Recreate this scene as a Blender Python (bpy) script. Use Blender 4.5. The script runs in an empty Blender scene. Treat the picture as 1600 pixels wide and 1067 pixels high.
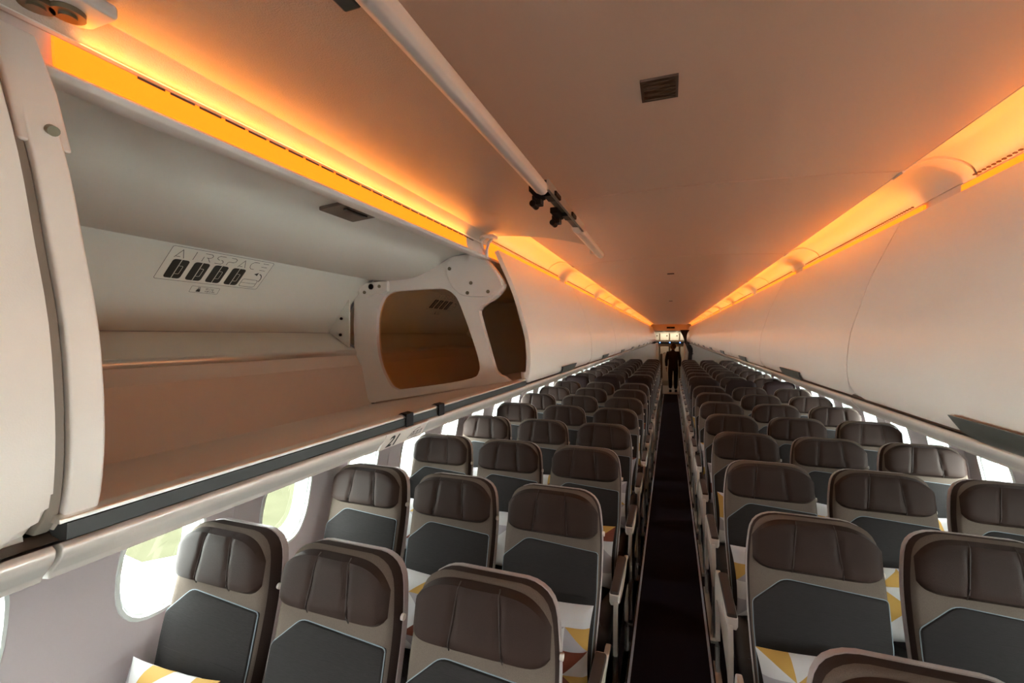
import bpy, bmesh, math, random
from mathutils import Vector, Matrix
random.seed(7)
S = bpy.context.scene
C = S.collection
PI = math.pi
EZ = 1.827                      # eye height: z values given "rel" are relative to it

# ---------------------------------------------------------------- camera, world, light, exposure
cam = bpy.data.cameras.new('camera'); camo = bpy.data.objects.new('camera', cam); C.objects.link(camo)
camo.location = (0, 0, EZ)
camo.rotation_euler = (PI/2, 0, math.atan(248/690))
cam.sensor_width = 36; cam.lens = 690/1600*36; cam.clip_start = 0.02
cam.shift_y = -8.5/1600
S.camera = camo

w = bpy.data.worlds.new('overcast_sky'); S.world = w; w.use_nodes = True
bgn = w.node_tree.nodes['Background']
bgn.inputs[0].default_value = (0.92, 1.0, 0.97, 1); bgn.inputs[1].default_value = 22.0

def area(name, loc, rot, sx, sy, power, col):
    l = bpy.data.lights.new(name, 'AREA'); l.shape = 'RECTANGLE'; l.size = sx; l.size_y = sy
    l.energy = power; l.color = col
    o = bpy.data.objects.new(name, l); C.objects.link(o); o.location = loc; o.rotation_euler = rot
    return o
S.view_settings.view_transform = 'Standard'; S.view_settings.look = 'None'
S.view_settings.exposure = 0.78; S.view_settings.gamma = 1.0; S.view_settings.use_curve_mapping = False

LED_COL = (1.0, 0.19, 0.006); LED_STR = 1.1; LED_W = 0.85

# ---------------------------------------------------------------- materials
def mat(name, col, rough=0.5, metal=0.0, spec=0.5, bump=0.0, bscale=200, var=0.0, stripe=None, coat=0.0):
    m = bpy.data.materials.new(name); m.use_nodes = True
    nt = m.node_tree; b = nt.nodes['Principled BSDF']
    b.inputs['Base Color'].default_value = (*col, 1); b.inputs['Roughness'].default_value = rough
    b.inputs['Metallic'].default_value = metal
    b.inputs['Specular IOR Level'].default_value = spec
    if coat: b.inputs['Coat Weight'].default_value = coat
    tc = nt.nodes.new('ShaderNodeTexCoord')
    if bump or var:
        n = nt.nodes.new('ShaderNodeTexNoise'); n.inputs['Scale'].default_value = bscale; n.inputs['Detail'].default_value = 3
        mp = nt.nodes.new('ShaderNodeMapping'); nt.links.new(tc.outputs['Object'], mp.inputs[0]); nt.links.new(mp.outputs[0], n.inputs[0])
        if stripe: mp.inputs['Scale'].default_value = stripe
        if var:
            r = nt.nodes.new('ShaderNodeMix'); r.data_type = 'RGBA'
            r.inputs[6].default_value = (*[c*(1-var) for c in col], 1); r.inputs[7].default_value = (*[min(1, c*(1+var)) for c in col], 1)
            nt.links.new(n.outputs[0], r.inputs[0]); nt.links.new(r.outputs[2], b.inputs['Base Color'])
        if bump:
            bp = nt.nodes.new('ShaderNodeBump'); bp.inputs['Strength'].default_value = bump; bp.inputs['Distance'].default_value = 0.002
            nt.links.new(n.outputs[0], bp.inputs['Height']); nt.links.new(bp.outputs[0], b.inputs['Normal'])
    return m
def emis(name, col, st):
    m = bpy.data.materials.new(name); m.use_nodes = True
    b = m.node_tree.nodes['Principled BSDF']; b.inputs['Base Color'].default_value = (*col, 1)
    b.inputs['Emission Color'].default_value = (*col, 1); b.inputs['Emission Strength'].default_value = st
    return m
def glass(name, col, gloss=0.06, rough=0.02):
    m = bpy.data.materials.new(name); m.use_nodes = True; nt = m.node_tree
    nt.nodes.remove(nt.nodes['Principled BSDF']); out = nt.nodes['Material Output']
    t = nt.nodes.new('ShaderNodeBsdfTransparent'); t.inputs[0].default_value = (*col, 1)
    g = nt.nodes.new('ShaderNodeBsdfGlossy'); g.inputs[0].default_value = (1, 1, 1, 1); g.inputs['Roughness'].default_value = rough
    x = nt.nodes.new('ShaderNodeMixShader'); x.inputs[0].default_value = gloss
    nt.links.new(t.outputs[0], x.inputs[1]); nt.links.new(g.outputs[0], x.inputs[2]); nt.links.new(x.outputs[0], out.inputs[0])
    return m

M = dict(
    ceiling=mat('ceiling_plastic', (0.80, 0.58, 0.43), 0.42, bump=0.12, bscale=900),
    cove=mat('cove_plastic', (0.72, 0.66, 0.60), 0.5),
    bin=mat('bin_door_plastic', (0.80, 0.75, 0.68), 0.33, bump=0.08, bscale=700),
    liner=mat('bin_liner', (0.66, 0.65, 0.58), 0.38, bump=0.06, bscale=800),
    binfloor=mat('bin_floor', (0.70, 0.61, 0.53), 0.32),
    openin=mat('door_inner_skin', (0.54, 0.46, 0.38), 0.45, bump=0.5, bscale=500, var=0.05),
    plate=mat('divider_plastic', (0.74, 0.69, 0.63), 0.35),
    metal=mat('satin_metal', (0.75, 0.72, 0.66), 0.28, 0.9),
    rail=mat('rail_plastic', (0.72, 0.68, 0.62), 0.22, 0.25),
    rubber=mat('dark_rubber', (0.045, 0.047, 0.045), 0.3),
    sealg=mat('brown_grey_seal', (0.26, 0.22, 0.18), 0.5),
    black=mat('black_plastic', (0.008, 0.008, 0.009), 0.5, spec=0.2),
    flap=mat('latch_flap_grey', (0.07, 0.075, 0.065), 0.35),
    wall=mat('sidewall_plastic', (0.56, 0.49, 0.50), 0.5, bump=0.05, bscale=600),
    flange=mat('window_flange', (0.74, 0.78, 0.75), 0.35),  # rim colour lightened to offset the shade on its cabin side
    bezel=mat('window_bezel', (0.34, 0.39, 0.38), 0.35),  # same frame, funnel colour darkened against the direct sky light
    carpet=mat('aisle_carpet', (0.010, 0.008, 0.015), 0.95, spec=0.1, bump=0.8, bscale=350, var=0.4),
    sidefloor=mat('seat_area_carpet', (0.010, 0.010, 0.016), 0.95, spec=0.1, bump=0.5, bscale=350),
    strip=mat('path_strip', (0.45, 0.52, 0.66), 0.4),
    vinyl=mat('galley_vinyl', (0.30, 0.27, 0.24), 0.5),
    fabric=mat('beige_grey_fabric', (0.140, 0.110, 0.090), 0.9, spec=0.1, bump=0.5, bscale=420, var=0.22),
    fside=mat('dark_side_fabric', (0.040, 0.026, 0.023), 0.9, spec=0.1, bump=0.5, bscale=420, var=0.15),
    panel=mat('charcoal_fabric', (0.031, 0.028, 0.028), 0.9, spec=0.1, bump=0.35, bscale=160, var=0.30, stripe=(0.25, 1, 5)),
    piping=mat('blue_grey_piping', (0.22, 0.27, 0.31), 0.6),
    leather=mat('brown_leather', (0.032, 0.016, 0.0115), 0.58, spec=0.22, bump=0.35, bscale=500, var=0.10),
    leatherd=mat('dark_leather', (0.016, 0.006, 0.006), 0.5, spec=0.2, bump=0.3, bscale=500),
    seam=mat('stitch_seam', (0.05, 0.035, 0.03), 0.7),
    shell=mat('pinkish_shell_plastic', (0.42, 0.36, 0.35), 0.4),
    cushion=mat('seat_cushion_leather', (0.036, 0.028, 0.028), 0.55, bump=0.2, bscale=300),
    armpad=mat('armrest_pad', (0.045, 0.030, 0.026), 0.45),
    white=mat('white_trim_plastic', (0.80, 0.74, 0.67), 0.35),
    frame=mat('seat_frame_metal', (0.08, 0.08, 0.085), 0.4, 0.6),
    sheet=mat('sticker_print', (0.02, 0.022, 0.018), 0.6),
    decal=mat('sticker_base', (0.70, 0.68, 0.60), 0.45),
    lens=mat('smoked_lens', (0.13, 0.095, 0.075), 0.25),
    galley=mat('galley_panel', (0.72, 0.68, 0.58), 0.4),
    suit=mat('black_suit', (0.008, 0.008, 0.010), 0.85),
    skin=mat('skin', (0.20, 0.10, 0.065), 0.55),
    hair=mat('black_hair', (0.006, 0.005, 0.005), 0.6),
    curtain=mat('dark_curtain', (0.014, 0.010, 0.014), 0.9),
    post=mat('brown_partition', (0.10, 0.075, 0.05), 0.5),
    p_white=mat('pillow_white', (0.50, 0.48, 0.48), 0.85, bump=0.2, bscale=60),
    p_grey=mat('pillow_grey', (0.30, 0.27, 0.29), 0.85),
    p_yell=mat('pillow_yellow', (0.42, 0.24, 0.05), 0.85),
    p_terra=mat('pillow_terracotta', (0.16, 0.035, 0.016), 0.85),
    apron=mat('concrete_apron', (0.70, 0.69, 0.69), 0.8, spec=0.0, var=0.04, bscale=0.6),
    road=mat('road_asphalt', (0.010, 0.010, 0.010), 0.9, spec=0.0),
    glass=glass('window_acrylic', (0.97, 1.0, 0.98), 0.04),
    amber=glass('amber_divider_pane', (0.90, 0.60, 0.26), 0.08, 0.16),
    led=emis('led_amber', LED_COL, LED_STR),
    blue=emis('blue_indicator', (0.1, 0.25, 1.0), 4),
    spot=emis('galley_downlight', (1.0, 0.85, 0.62), 9),
    slat=mat('vent_dark', (0.10, 0.055, 0.03), 0.6),
    knob=mat('screw_olive', (0.20, 0.17, 0.11), 0.35, 0.5),
)
def grass_mat():
    m = mat('grass_field', (0.027, 0.0262, 0.0165), 0.95, spec=0.0, var=0.25, bscale=1.2); return m
M['grass'] = grass_mat()

# ---------------------------------------------------------------- helpers
def tag(o, label=None, cat=None, group=None, kind=None):
    if label: o['label'] = label
    if cat: o['category'] = cat
    if group: o['group'] = group
    if kind: o['kind'] = kind
    return o
def empty(name, loc=(0, 0, 0), **k):
    o = bpy.data.objects.new(name, None); C.objects.link(o); o.location = loc; o.empty_display_size = 0.05
    return tag(o, **k)
def obj(name, me, m=None, parent=None, smooth=True, bevel=0, seg=2, sub=0, **k):
    if isinstance(me, bmesh.types.BMesh):
        bm = me; me = bpy.data.meshes.new(name)
        bmesh.ops.recalc_face_normals(bm, faces=bm.faces); bm.to_mesh(me); bm.free()
    o = bpy.data.objects.new(name, me); C.objects.link(o)
    if m is not None:
        for x in (m if isinstance(m, (list, tuple)) else [m]): me.materials.append(x)
    if parent: o.parent = parent
    if bevel:
        b = o.modifiers.new('bevel', 'BEVEL'); b.width = bevel; b.segments = seg; b.limit_method = 'ANGLE'; b.angle_limit = 0.6
        b.harden_normals = True
    if sub:
        b = o.modifiers.new('subd', 'SUBSURF'); b.levels = sub; b.render_levels = sub
    if smooth:
        for p in me.polygons: p.use_smooth = True
        if not bevel: 
            try: me.set_sharp_from_angle(angle=math.radians(38))
            except Exception: pass
    return tag(o, **k)
def NB(): return bmesh.new()
def box(bm, c, s, rot=None):
    r = bmesh.ops.create_cube(bm, size=1)
    mtx = Matrix.Translation(c) @ (rot.to_4x4() if rot else Matrix.Identity(4)) @ Matrix.Diagonal((*s, 1))
    bmesh.ops.transform(bm, matrix=mtx, verts=r['verts'])
def cyl(bm, a, b, r, n=12, r2=None):
    a = Vector(a); b = Vector(b); d = b-a
    q = bmesh.ops.create_cone(bm, cap_ends=True, segments=n, radius1=r, radius2=r if r2 is None else r2, depth=d.length)
    bmesh.ops.transform(bm, matrix=Matrix.Translation((a+b)/2) @ d.to_track_quat('Z', 'Y').to_matrix().to_4x4(), verts=q['verts'])
def tube(bm, pts, r, n=6, closed=False):
    pts = [Vector(p) for p in pts]; rings = []
    N = len(pts)
    for i, p in enumerate(pts):
        if closed: t = (pts[(i+1) % N]-pts[i-1])
        else: t = pts[min(i+1, N-1)]-pts[max(i-1, 0)]
        q = t.to_track_quat('Z', 'Y')
        rings.append([bm.verts.new(p + q @ Vector((r*math.cos(2*PI*j/n), r*math.sin(2*PI*j/n), 0))) for j in range(n)])
    for i in range(N if closed else N-1):
        A = rings[i]; B = rings[(i+1) % N]
        if closed and i == N-1:   # align
            k = min(range(n), key=lambda k: (B[k].co-A[0].co).length); B = B[k:]+B[:k]
        for j in range(n): bm.faces.new((A[j], A[(j+1) % n], B[(j+1) % n], B[j]))
    if not closed:
        bm.faces.new(rings[0]); bm.faces.new(rings[-1][::-1])
def sweep(bm, prof, y0, y1, closed=True, ny=1, caps=True):
    """profile [(x,z)] swept along y"""
    rows = [[bm.verts.new((x, y0+(y1-y0)*i/ny, z)) for x, z in prof] for i in range(ny+1)]
    n = len(prof)
    for i in range(ny):
        for j in range(n if closed else n-1):
            k = (j+1) % n
            bm.faces.new((rows[i][j], rows[i][k], rows[i+1][k], rows[i+1][j]))
    if closed and caps:
        bm.faces.new(rows[0][::-1]); bm.faces.new(rows[-1])
def offset_profile(prof, t):
    """thick closed section from an open polyline (offset to the left side)"""
    P = [Vector(p) for p in prof]; O = []
    for i, p in enumerate(P):
        d = (P[min(i+1, len(P)-1)]-P[max(i-1, 0)]).normalized()
        O.append(p+Vector((-d.y, d.x))*t)
    return [tuple(p) for p in P]+[tuple(p) for p in reversed(O)]
def rel(prof, s=1): return [(s*x, z+EZ) for x, z in prof]
def smoothp(prof, n=4):
    """Catmull-Rom through points"""
    P = [Vector(p) for p in prof]; P = [P[0]*2-P[1]]+P+[P[-1]*2-P[-2]]; out = []
    for i in range(1, len(P)-2):
        for k in range(n):
            t = k/n; a, b, c, d = P[i-1], P[i], P[i+1], P[i+2]
            out.append(tuple(0.5*((2*b)+(c-a)*t+(2*a-5*b+4*c-d)*t*t+(3*b-a-3*c+d)*t**3)))
    out.append(tuple(P[-2])); return out
def prism(bm, outline, axis_map, t0, t1):
    """outline 2D polygon -> solid between t0,t1; axis_map(a,b,t)->xyz"""
    A = [bm.verts.new(axis_map(a, b, t0)) for a, b in outline]
    B = [bm.verts.new(axis_map(a, b, t1)) for a, b in outline]
    n = len(outline)
    bm.faces.new(A); bm.faces.new(B[::-1])
    for i in range(n): bm.faces.new((A[i], A[(i+1) % n], B[(i+1) % n], B[i]))
def rounded(poly, rads, n=5):
    """round polygon corners"""
    out = []; N = len(poly)
    for i in range(N):
        p = Vector(poly[i]); a = Vector(poly[i-1]); b = Vector(poly[(i+1) % N])
        r = rads[i] if isinstance(rads, (list, tuple)) else rads
        if r <= 0: out.append(tuple(p)); continue
        da = (a-p); db = (b-p); ra = min(r, da.length*0.49, db.length*0.49)
        s = p+da.normalized()*ra; e = p+db.normalized()*ra
        for k in range(n+1):
            t = k/n; out.append(tuple(s*(1-t)**2+p*2*t*(1-t)+e*t*t))
    return out
ORD = ['first', 'second', 'third', 'fourth', 'fifth', 'sixth', 'seventh', 'eighth', 'ninth', 'tenth', 'eleventh', 'twelfth', 'thirteenth',
       'fourteenth', 'fifteenth', 'sixteenth', 'seventeenth', 'eighteenth', 'nineteenth', 'twentieth', 'twenty-first', 'twenty-second', 'twenty-third', 'twenty-fourth', 'twenty-fifth', 'twenty-sixth']

# ---------------------------------------------------------------- sections (half, x outward, z relative to the eye)
XE, ZE, ZC = 0.53, 0.400, 0.42
COVE = smoothp([(XE, ZE), (0.555, 0.418), (0.595, 0.427), (0.632, 0.415), (0.657, 0.397), (0.668, 0.374)], 3)
DOOR = smoothp([(0.624, 0.330), (0.587, 0.25), (0.550, 0.165), (0.525, 0.085), (0.503, 0.01), (0.494, -0.066), (0.495, -0.120), (0.503, -0.160), (0.520, -0.180)], 3)
Y0, PITCHB, NB_ = 1.574, 1.37, 11
YEND = Y0+PITCHB*NB_            # 16.64
WX = [(-0.02, 1.56), (0.05, 1.60), (0.40, 1.70), (0.74, 1.748), (0.90, 1.745), (1.04, 1.722), (1.20, 1.685), (1.34, 1.635), (1.55, 1.56), (1.72, 1.50), (1.9, 1.46), (2.1, 1.32), (2.3, 1.02), (2.42, 0.6), (2.46, 0.0)]
def wallx(z):
    for i in range(len(WX)-1):
        if WX[i][0] <= z <= WX[i+1][0]:
            t = (z-WX[i][0])/(WX[i+1][0]-WX[i][0]); return WX[i][1]*(1-t)+WX[i+1][1]*t
    return WX[0][1]
WS, WY0 = 0.543, 1.074           # window spacing, centre of the window beside the first row
WZ = 1.035
YB = -2.2                        # rear of the modelled cabin, behind the camera

# ---------------------------------------------------------------- outside
bm = NB(); box(bm, (0, 5, -3.42), (400, 400, 0.04)); obj('grass_field', bm, M['grass'], kind='structure', smooth=False)
bm = NB(); prism(bm, [(-40, -20), (-40, 4.0), (-12.2, 6.75), (-11.4, 6.65), (-9.6, 8.8), (-7.5, 10.5), (-7.5, 13.5), (-30, 15), (-30, 60), (40, 60), (40, -20)], lambda a, b, t: (a, b, t), -3.40, -3.36)
obj('apron', bm, M['apron'], kind='structure', smooth=False)
bm = NB(); box(bm, (-12.9, 11.2, -3.375), (0.14, 6.4, 0.03)); obj('service_road', bm, M['road'], kind='structure', smooth=False)

# ---------------------------------------------------------------- floor
bm = NB(); box(bm, (0, 8, -0.03), (3.6, 22, 0.06)); obj('floor', bm, M['sidefloor'], kind='structure', smooth=False)
bm = NB(); box(bm, (0, (YB+14.7)/2, 0.004), (0.62, 14.7-YB, 0.008)); obj('floor_aisle_carpet', bm, M['carpet'], smooth=False, kind='structure')
for i, s in enumerate((-1, 1)):
    bm = NB(); box(bm, (s*0.208, (YB+14.55)/2, 0.010), (0.013, 14.55-YB, 0.008)); obj('trim_%d' % (i+1), bm, M['strip'], smooth=False, kind='structure')
bm = NB(); box(bm, (0, 16.0, 0.006), (2.9, 2.6, 0.010)); obj('floor_galley', bm, M['vinyl'], smooth=False, kind='structure')

# ---------------------------------------------------------------- side walls with window bays
WN = range(-5, 23)
def ringpts(a, b, yc, zc, e=2.7, n=32):
    out = []
    for j in range(n):
        t = 2*PI*j/n; c, s_ = math.cos(t), math.sin(t)
        out.append((yc+a*math.copysign(abs(c)**(2/e), c), zc+b*math.copysign(abs(s_)**(2/e), s_)))
    return out
for side, s in (('left', -1), ('right', 1)):
    bm = NB()
    zlo, zhi = 0.74, 1.34
    ya, yb = WY0+WS*(WN[0]-0.5), WY0+WS*(WN[-1]+0.5)
    for n in WN:
        yc = WY0+WS*n; h = WS/2
        inner = ringpts(0.140, 0.208, yc, WZ)
        outer = []
        for (y, z) in inner:   # project to the bay rectangle
            dy, dz = (y-yc)/h, (z-WZ)/(0.30); k = 1/max(abs(dy), abs(dz)); outer.append((yc+(y-yc)*k, WZ+(z-WZ)*k))
        for cy in (yc-h, yc+h):      # snap nearest ring point to each rectangle corner
            for cz in (zlo, zhi):
                j = min(range(32), key=lambda j: (outer[j][0]-cy)**2+(outer[j][1]-cz)**2); outer[j] = (cy, cz)
        rings = []
        for t in (0, 0.33, 0.66, 1):
            rings.append([bm.verts.new((s*wallx(a[1]*(1-t)+b[1]*t), a[0]*(1-t)+b[0]*t, a[1]*(1-t)+b[1]*t)) for a, b in zip(inner, outer)])
        for A, B in zip(rings, rings[1:]):
            for j in range(32): bm.faces.new((A[j], A[(j+1) % 32], B[(j+1) % 32], B[j]))
    y0w = WY0+WS*(-5.5)
    low = [(wallx(z), z) for z in (-0.02, 0.05, 0.2, 0.4, 0.6, 0.74)]
    high = [(wallx(z), z) for z in (1.34, 1.45, 1.55, 1.72, 1.9, 2.0, 2.1, 2.2, 2.3, 2.42, 2.46)]
    for P in (low, high):
        sweep(bm, [(s*x, z) for x, z in P], y0w, yb, closed=False)
    full = [(s*wallx(z), z) for z in (-0.02, 0.05, 0.4, 0.74, 1.04, 1.34, 1.55, 1.9, 2.1, 2.3, 2.42, 2.46)]
    sweep(bm, full, yb, 18.2, closed=False)
    # unseen wall gap behind the camera, added to let in sky light
    bmesh.ops.remove_doubles(bm, verts=bm.verts, dist=0.0005)
    obj('wall_'+side, bm, M['wall'], kind='structure')
    # windows
    k = 0
    for n in WN:
        yc = WY0+WS*n
        k += 1
        wn = empty('window_%d' % (k+(0 if s < 0 else 30)), (s*wallx(WZ), yc, WZ), kind='structure')
        bm = NB()
        def ring(a, b, off):
            return [bm.verts.new((s*(wallx(z)+off)-wn.location.x, y-yc, z-WZ)) for y, z in ringpts(a, b, yc, WZ)]
        R = [ring(0.146, 0.214, 0.002), ring(0.144, 0.212, -0.006), ring(0.134, 0.200, -0.007), ring(0.130, 0.196, 0.004), ring(0.126, 0.190, 0.006),
             ring(0.122, 0.184, 0.020), ring(0.116, 0.172, 0.032), ring(0.112, 0.168, 0.035), ring(0.106, 0.158, 0.056), ring(0.103, 0.155, 0.064)]
        for A, B in zip(R, R[1:]):
            for j in range(32): bm.faces.new((A[j], A[(j+1) % 32], B[(j+1) % 32], B[j]))
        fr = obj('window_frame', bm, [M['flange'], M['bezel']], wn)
        for i_, p_ in enumerate(fr.data.polygons): p_.material_index = 1 if i_ >= 4*32 else 0  # funnel faces get the darkened tone, the rim the lightened one
        bm = NB(); P = ringpts(0.104, 0.156, yc, WZ)
        A = [bm.verts.new((s*(wallx(z)+0.060)-wn.location.x, y-yc, z-WZ)) for y, z in P]; bm.faces.new(A)
        obj('pane', bm, M['glass'], wn, smooth=False)
    # vertical panel joints every second bay
    for j, n in enumerate(range(-1, 23, 2)):
        y = WY0+WS*(n+0.5)+WS
        if y > 13.9: continue
        bm = NB()
        P = [(s*(wallx(z)-0.003), z) for z in (0.1, 0.4, 0.74, 0.9, 1.04, 1.2, 1.34, 1.55)]
        Q = [(s*(wallx(z)+0.004), z) for z in (1.55, 1.34, 1.2, 1.04, 0.9, 0.74, 0.4, 0.1)]
        sweep(bm, P+Q, y-0.011, y+0.011)
        obj('trim_%d' % (20+j+(0 if s < 0 else 20)), bm, M['wall'], kind='structure', bevel=0.002)
# forward bulkhead behind the camera
bm = NB(); box(bm, (0, YB-0.02, 1.2), (3.6, 0.06, 2.6)); obj('wall_front', bm, M['wall'], kind='structure', smooth=False)

# ---------------------------------------------------------------- ceiling, coves
PS = 1.15; CY0 = 1.33
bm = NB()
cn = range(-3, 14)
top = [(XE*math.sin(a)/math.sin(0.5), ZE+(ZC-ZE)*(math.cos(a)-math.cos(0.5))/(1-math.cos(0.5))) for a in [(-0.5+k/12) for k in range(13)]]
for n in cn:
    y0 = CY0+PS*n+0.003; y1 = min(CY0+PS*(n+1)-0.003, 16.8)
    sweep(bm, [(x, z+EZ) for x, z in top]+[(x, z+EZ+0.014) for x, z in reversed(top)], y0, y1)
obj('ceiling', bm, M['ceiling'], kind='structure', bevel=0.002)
bm = NB(); box(bm, (0, 7.3, EZ+0.475), (1.5, 19.0, 0.01)); obj('ceiling_backing', bm, M['ceiling'], kind='structure', smooth=False)
for i, s in enumerate((-1, 1)):
    bm = NB()
    for n in cn:
        y0 = CY0+PS*n+0.003; y1 = min(CY0+PS*(n+1)-0.003, 16.8)
        sec = offset_profile(rel(COVE), 0.010)
        sec = [(s*(x+0.002), z) for x, z in sec]
        sweep(bm, sec, y0, y1)
        # raised splice band beside each joint
        sec = [(s*x, z) for x, z in offset_profile([(x+0.002, z-0.004) for x, z in rel(COVE)], 0.004)]
        sweep(bm, sec, y0, y0+0.05)
    obj('trim_%d' % (3+i), bm, M['cove'], kind='structure')
# dark slots in the ceiling centre line and a service panel near the camera
pz = ZC+EZ
for k, (y, a, b, nm, lab) in enumerate(((0.787, 0.030, 0.034, 'ceiling_vent', 'small square smoked vent in the ceiling nearest the camera'),
                         (3.15, 0.022, 0.016, 'ceiling_vent', 'small dark slot in the ceiling over the aisle, nearer of the two slots'),
                         (5.6, 0.020, 0.016, 'ceiling_vent', 'small dark slot in the ceiling over the aisle, farther of the two slots'))):
    t = empty(nm, (-0.018 if k == 0 else 0.0, y, pz), label=lab, cat='vent')
    bm = NB()
    o = [(-a, -b), (a, -b), (a, b), (-a, b)]; i_ = [(x*0.86, y_*0.86) for x, y_ in o]
    for q in range(4):
        p, r = q, (q+1) % 4
        prism(bm, [o[p], o[r], i_[r], i_[p]], lambda a_, b_, t_: (a_, b_, t_), -0.004, 0.004)
    obj('vent_rim', bm, M['lens'], t, smooth=False)
    bm = NB(); box(bm, (0, 0, -0.0005), (a*1.74, b*1.74, 0.003)); 
    for q in range(5): box(bm, (0, (-2+q)*b*0.32, -0.002), (a*1.7, b*0.08, 0.002))
    obj('vent_mesh', bm, M['slat'], t, smooth=False)

# ---------------------------------------------------------------- cove light strips
def led(s, y0, y1, n, near):
    t = empty('cove_light', (0, 0, 0), label='glowing amber light strip above the %s bins, %s from the camera' % ('left' if s < 0 else 'right', ORD[n]), cat='light', group='amber light strips along the bin tops')
    bm = NB()
    sec = rel(smoothp([(0.6612, 0.3085), (0.6630, 0.316), (0.6655, 0.335), (0.6665, 0.367)], 2))
    sec = [(s*x, z) for x, z in offset_profile(sec, -0.006)]
    sweep(bm, sec, y0, y1)
    obj('diffuser', bm, M['led'], t)
    bm = NB(); sweep(bm, [(s*0.665, EZ+0.298), (s*0.690, EZ+0.298), (s*0.690, EZ+0.375), (s*0.674, EZ+0.375), (s*0.674, EZ+0.31)], y0-0.085, y1+0.085)
    obj('housing', bm, M['cove'], t, smooth=False)
    bm = NB(); y = y0+0.06
    while y < y1-0.04:
        box(bm, (s*0.6665, y, EZ+0.3765), (0.006, 0.006, 0.003)); y += 0.016
    opn = s < 0 and n == 0
    a_ = area('cove_lamp', (s*(0.6565 if opn else 0.658), (y0+y1)/2, EZ+(0.345 if opn else 0.353)), (0, 0, 0), 0.010, y1-y0-0.04, LED_W, (1.0, 0.31, 0.035))
    zz = Vector((s*0.38, 0, -0.925) if opn else (s*0.72, 0, -0.69)).normalized(); xx = Vector((0, 1, 0)).cross(zz)
    a_.rotation_euler = Matrix((xx, Vector((0, 1, 0)), zz)).transposed().to_euler(); a_.parent = t
    obj('vent_slats', bm, M['slat'], t, smooth=False)
for s in (-1, 1):
    for n in range(-1, 11):
        y0 = Y0+PITCHB*n-0.02; led(s, y0+(0.115 if n == -1 and s < 0 else 0.0), y0+PITCHB-0.17, n+1, n < 1)

# ---------------------------------------------------------------- overhead bins
def latch(s, yc, parent):
    """hanging pull flap following the lower door section"""
    bm = NB(); rows = []
    sec = [(0.4985, -0.148), (0.5005, -0.158), (0.506, -0.172), (0.514, -0.181), (0.523, -0.187)]
    n = 10
    for off in (0.003, 0.009):
        g = []
        for i, (x, z) in enumerate(sec):
            t = i/(len(sec)-1)
            g.append([bm.verts.new((s*(x-off), yc+(-0.17+0.05*t)+(0.34-0.10*t)*k/n, EZ+z)) for k in range(n+1)])
        rows.append(g)
    A, B = rows; m_ = len(sec)
    for g in rows:
        for i in range(m_-1):
            for k in range(n): bm.faces.new((g[i][k], g[i][k+1], g[i+1][k+1], g[i+1][k]))
    for i in range(m_-1):
        for k in (0, n): bm.faces.new((A[i][k], A[i+1][k], B[i+1][k], B[i][k]))
    for k in range(n):
        for i in (0, m_-1): bm.faces.new((A[i][k], A[i][k+1], B[i][k+1], B[i][k]))
    obj('latch_flap', bm, M['flap'], parent)
def door_mesh(s, y0, y1):
    bm = NB()
    sec = offset_profile(rel(DOOR), 0.016)
    sec = [(s*x, z) for x, z in sec]
    # slices with rounded lower corners
    r = 0.05; g = 0.0035; ys = []
    K = 7
    for k in range(K): ys.append((y0+g+r*(1-math.cos(PI/2*k/(K-1)))*1.0, k/(K-1)))
    nd = len(DOOR)
    zb = EZ-0.180
    def sl(y, d):     # d: distance from edge 0..r -> how much of the bottom is cut
        cut = r-math.sqrt(max(0, r*r-(r-d)**2)) if d < r else 0
        out = []
        for x, z in sec:
            out.append((x, y, max(z, zb+cut*0.9) if z < zb+0.06 else z))
        return out
    seq = []
    for k in range(K):
        d = r*(1-math.cos(PI/2*k/(K-1))); seq.append((y0+g+d, d))
    seq2 = [(y1-g-(y-y0-g), d) for y, d in reversed(seq)]
    rows = [[bm.verts.new(p) for p in sl(y, d)] for y, d in seq+seq2]
    n = len(sec)
    for A, B in zip(rows, rows[1:]):
        for j in range(n): bm.faces.new((A[j], A[(j+1) % n], B[(j+1) % n], B[j]))
    bm.faces.new(rows[0][::-1]); bm.faces.new(rows[-1])
    return bm
INT = smoothp([(0.700, 0.302), (0.745, 0.322), (0.80, 0.320), (0.85, 0.307), (0.905, 0.274), (0.97, 0.250), (1.04, 0.236), (1.12, 0.234), (1.213, 0.241)], 3) \
    + [(1.258, 0.198), (1.30, 0.154), (1.345, 0.10), (1.385, 0.052), (1.412, 0.015)] 
LOWP = [(1.412, 0.013), (1.292, -0.058)]
STRIP = [(1.292, -0.058), (1.286, -0.064), (1.284, -0.074), (1.288, -0.082)]
BACK = [(1.288, -0.082), (1.262, -0.124), (1.258, -0.124), (1.225, -0.270), (1.205, -0.292)]
FLOORP = [(1.205, -0.292), (0.90, -0.235), (0.60, -0.176), (0.560, -0.1705), (0.553, -0.166), (0.530, -0.163)]
def liner(parent, y0, y1):
    s = -1
    def part(nm, P, m, t=0.006, **k):
        bm = NB(); sec = [(s*x, z) for x, z in offset_profile(rel(P), t)]; sweep(bm, sec, y0, y1); return obj(nm, bm, m, parent, **k)
    part('ceiling_liner', INT, M['liner'], 0.006)
    part('upper_back_panel', LOWP, M['liner'], 0.004)
    part('back_strip', STRIP, M['metal'], 0.004)
    part('back_panel', BACK, M['binfloor'], 0.006)
    part('shelf_floor', FLOORP, M['binfloor'], 0.006)

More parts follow.
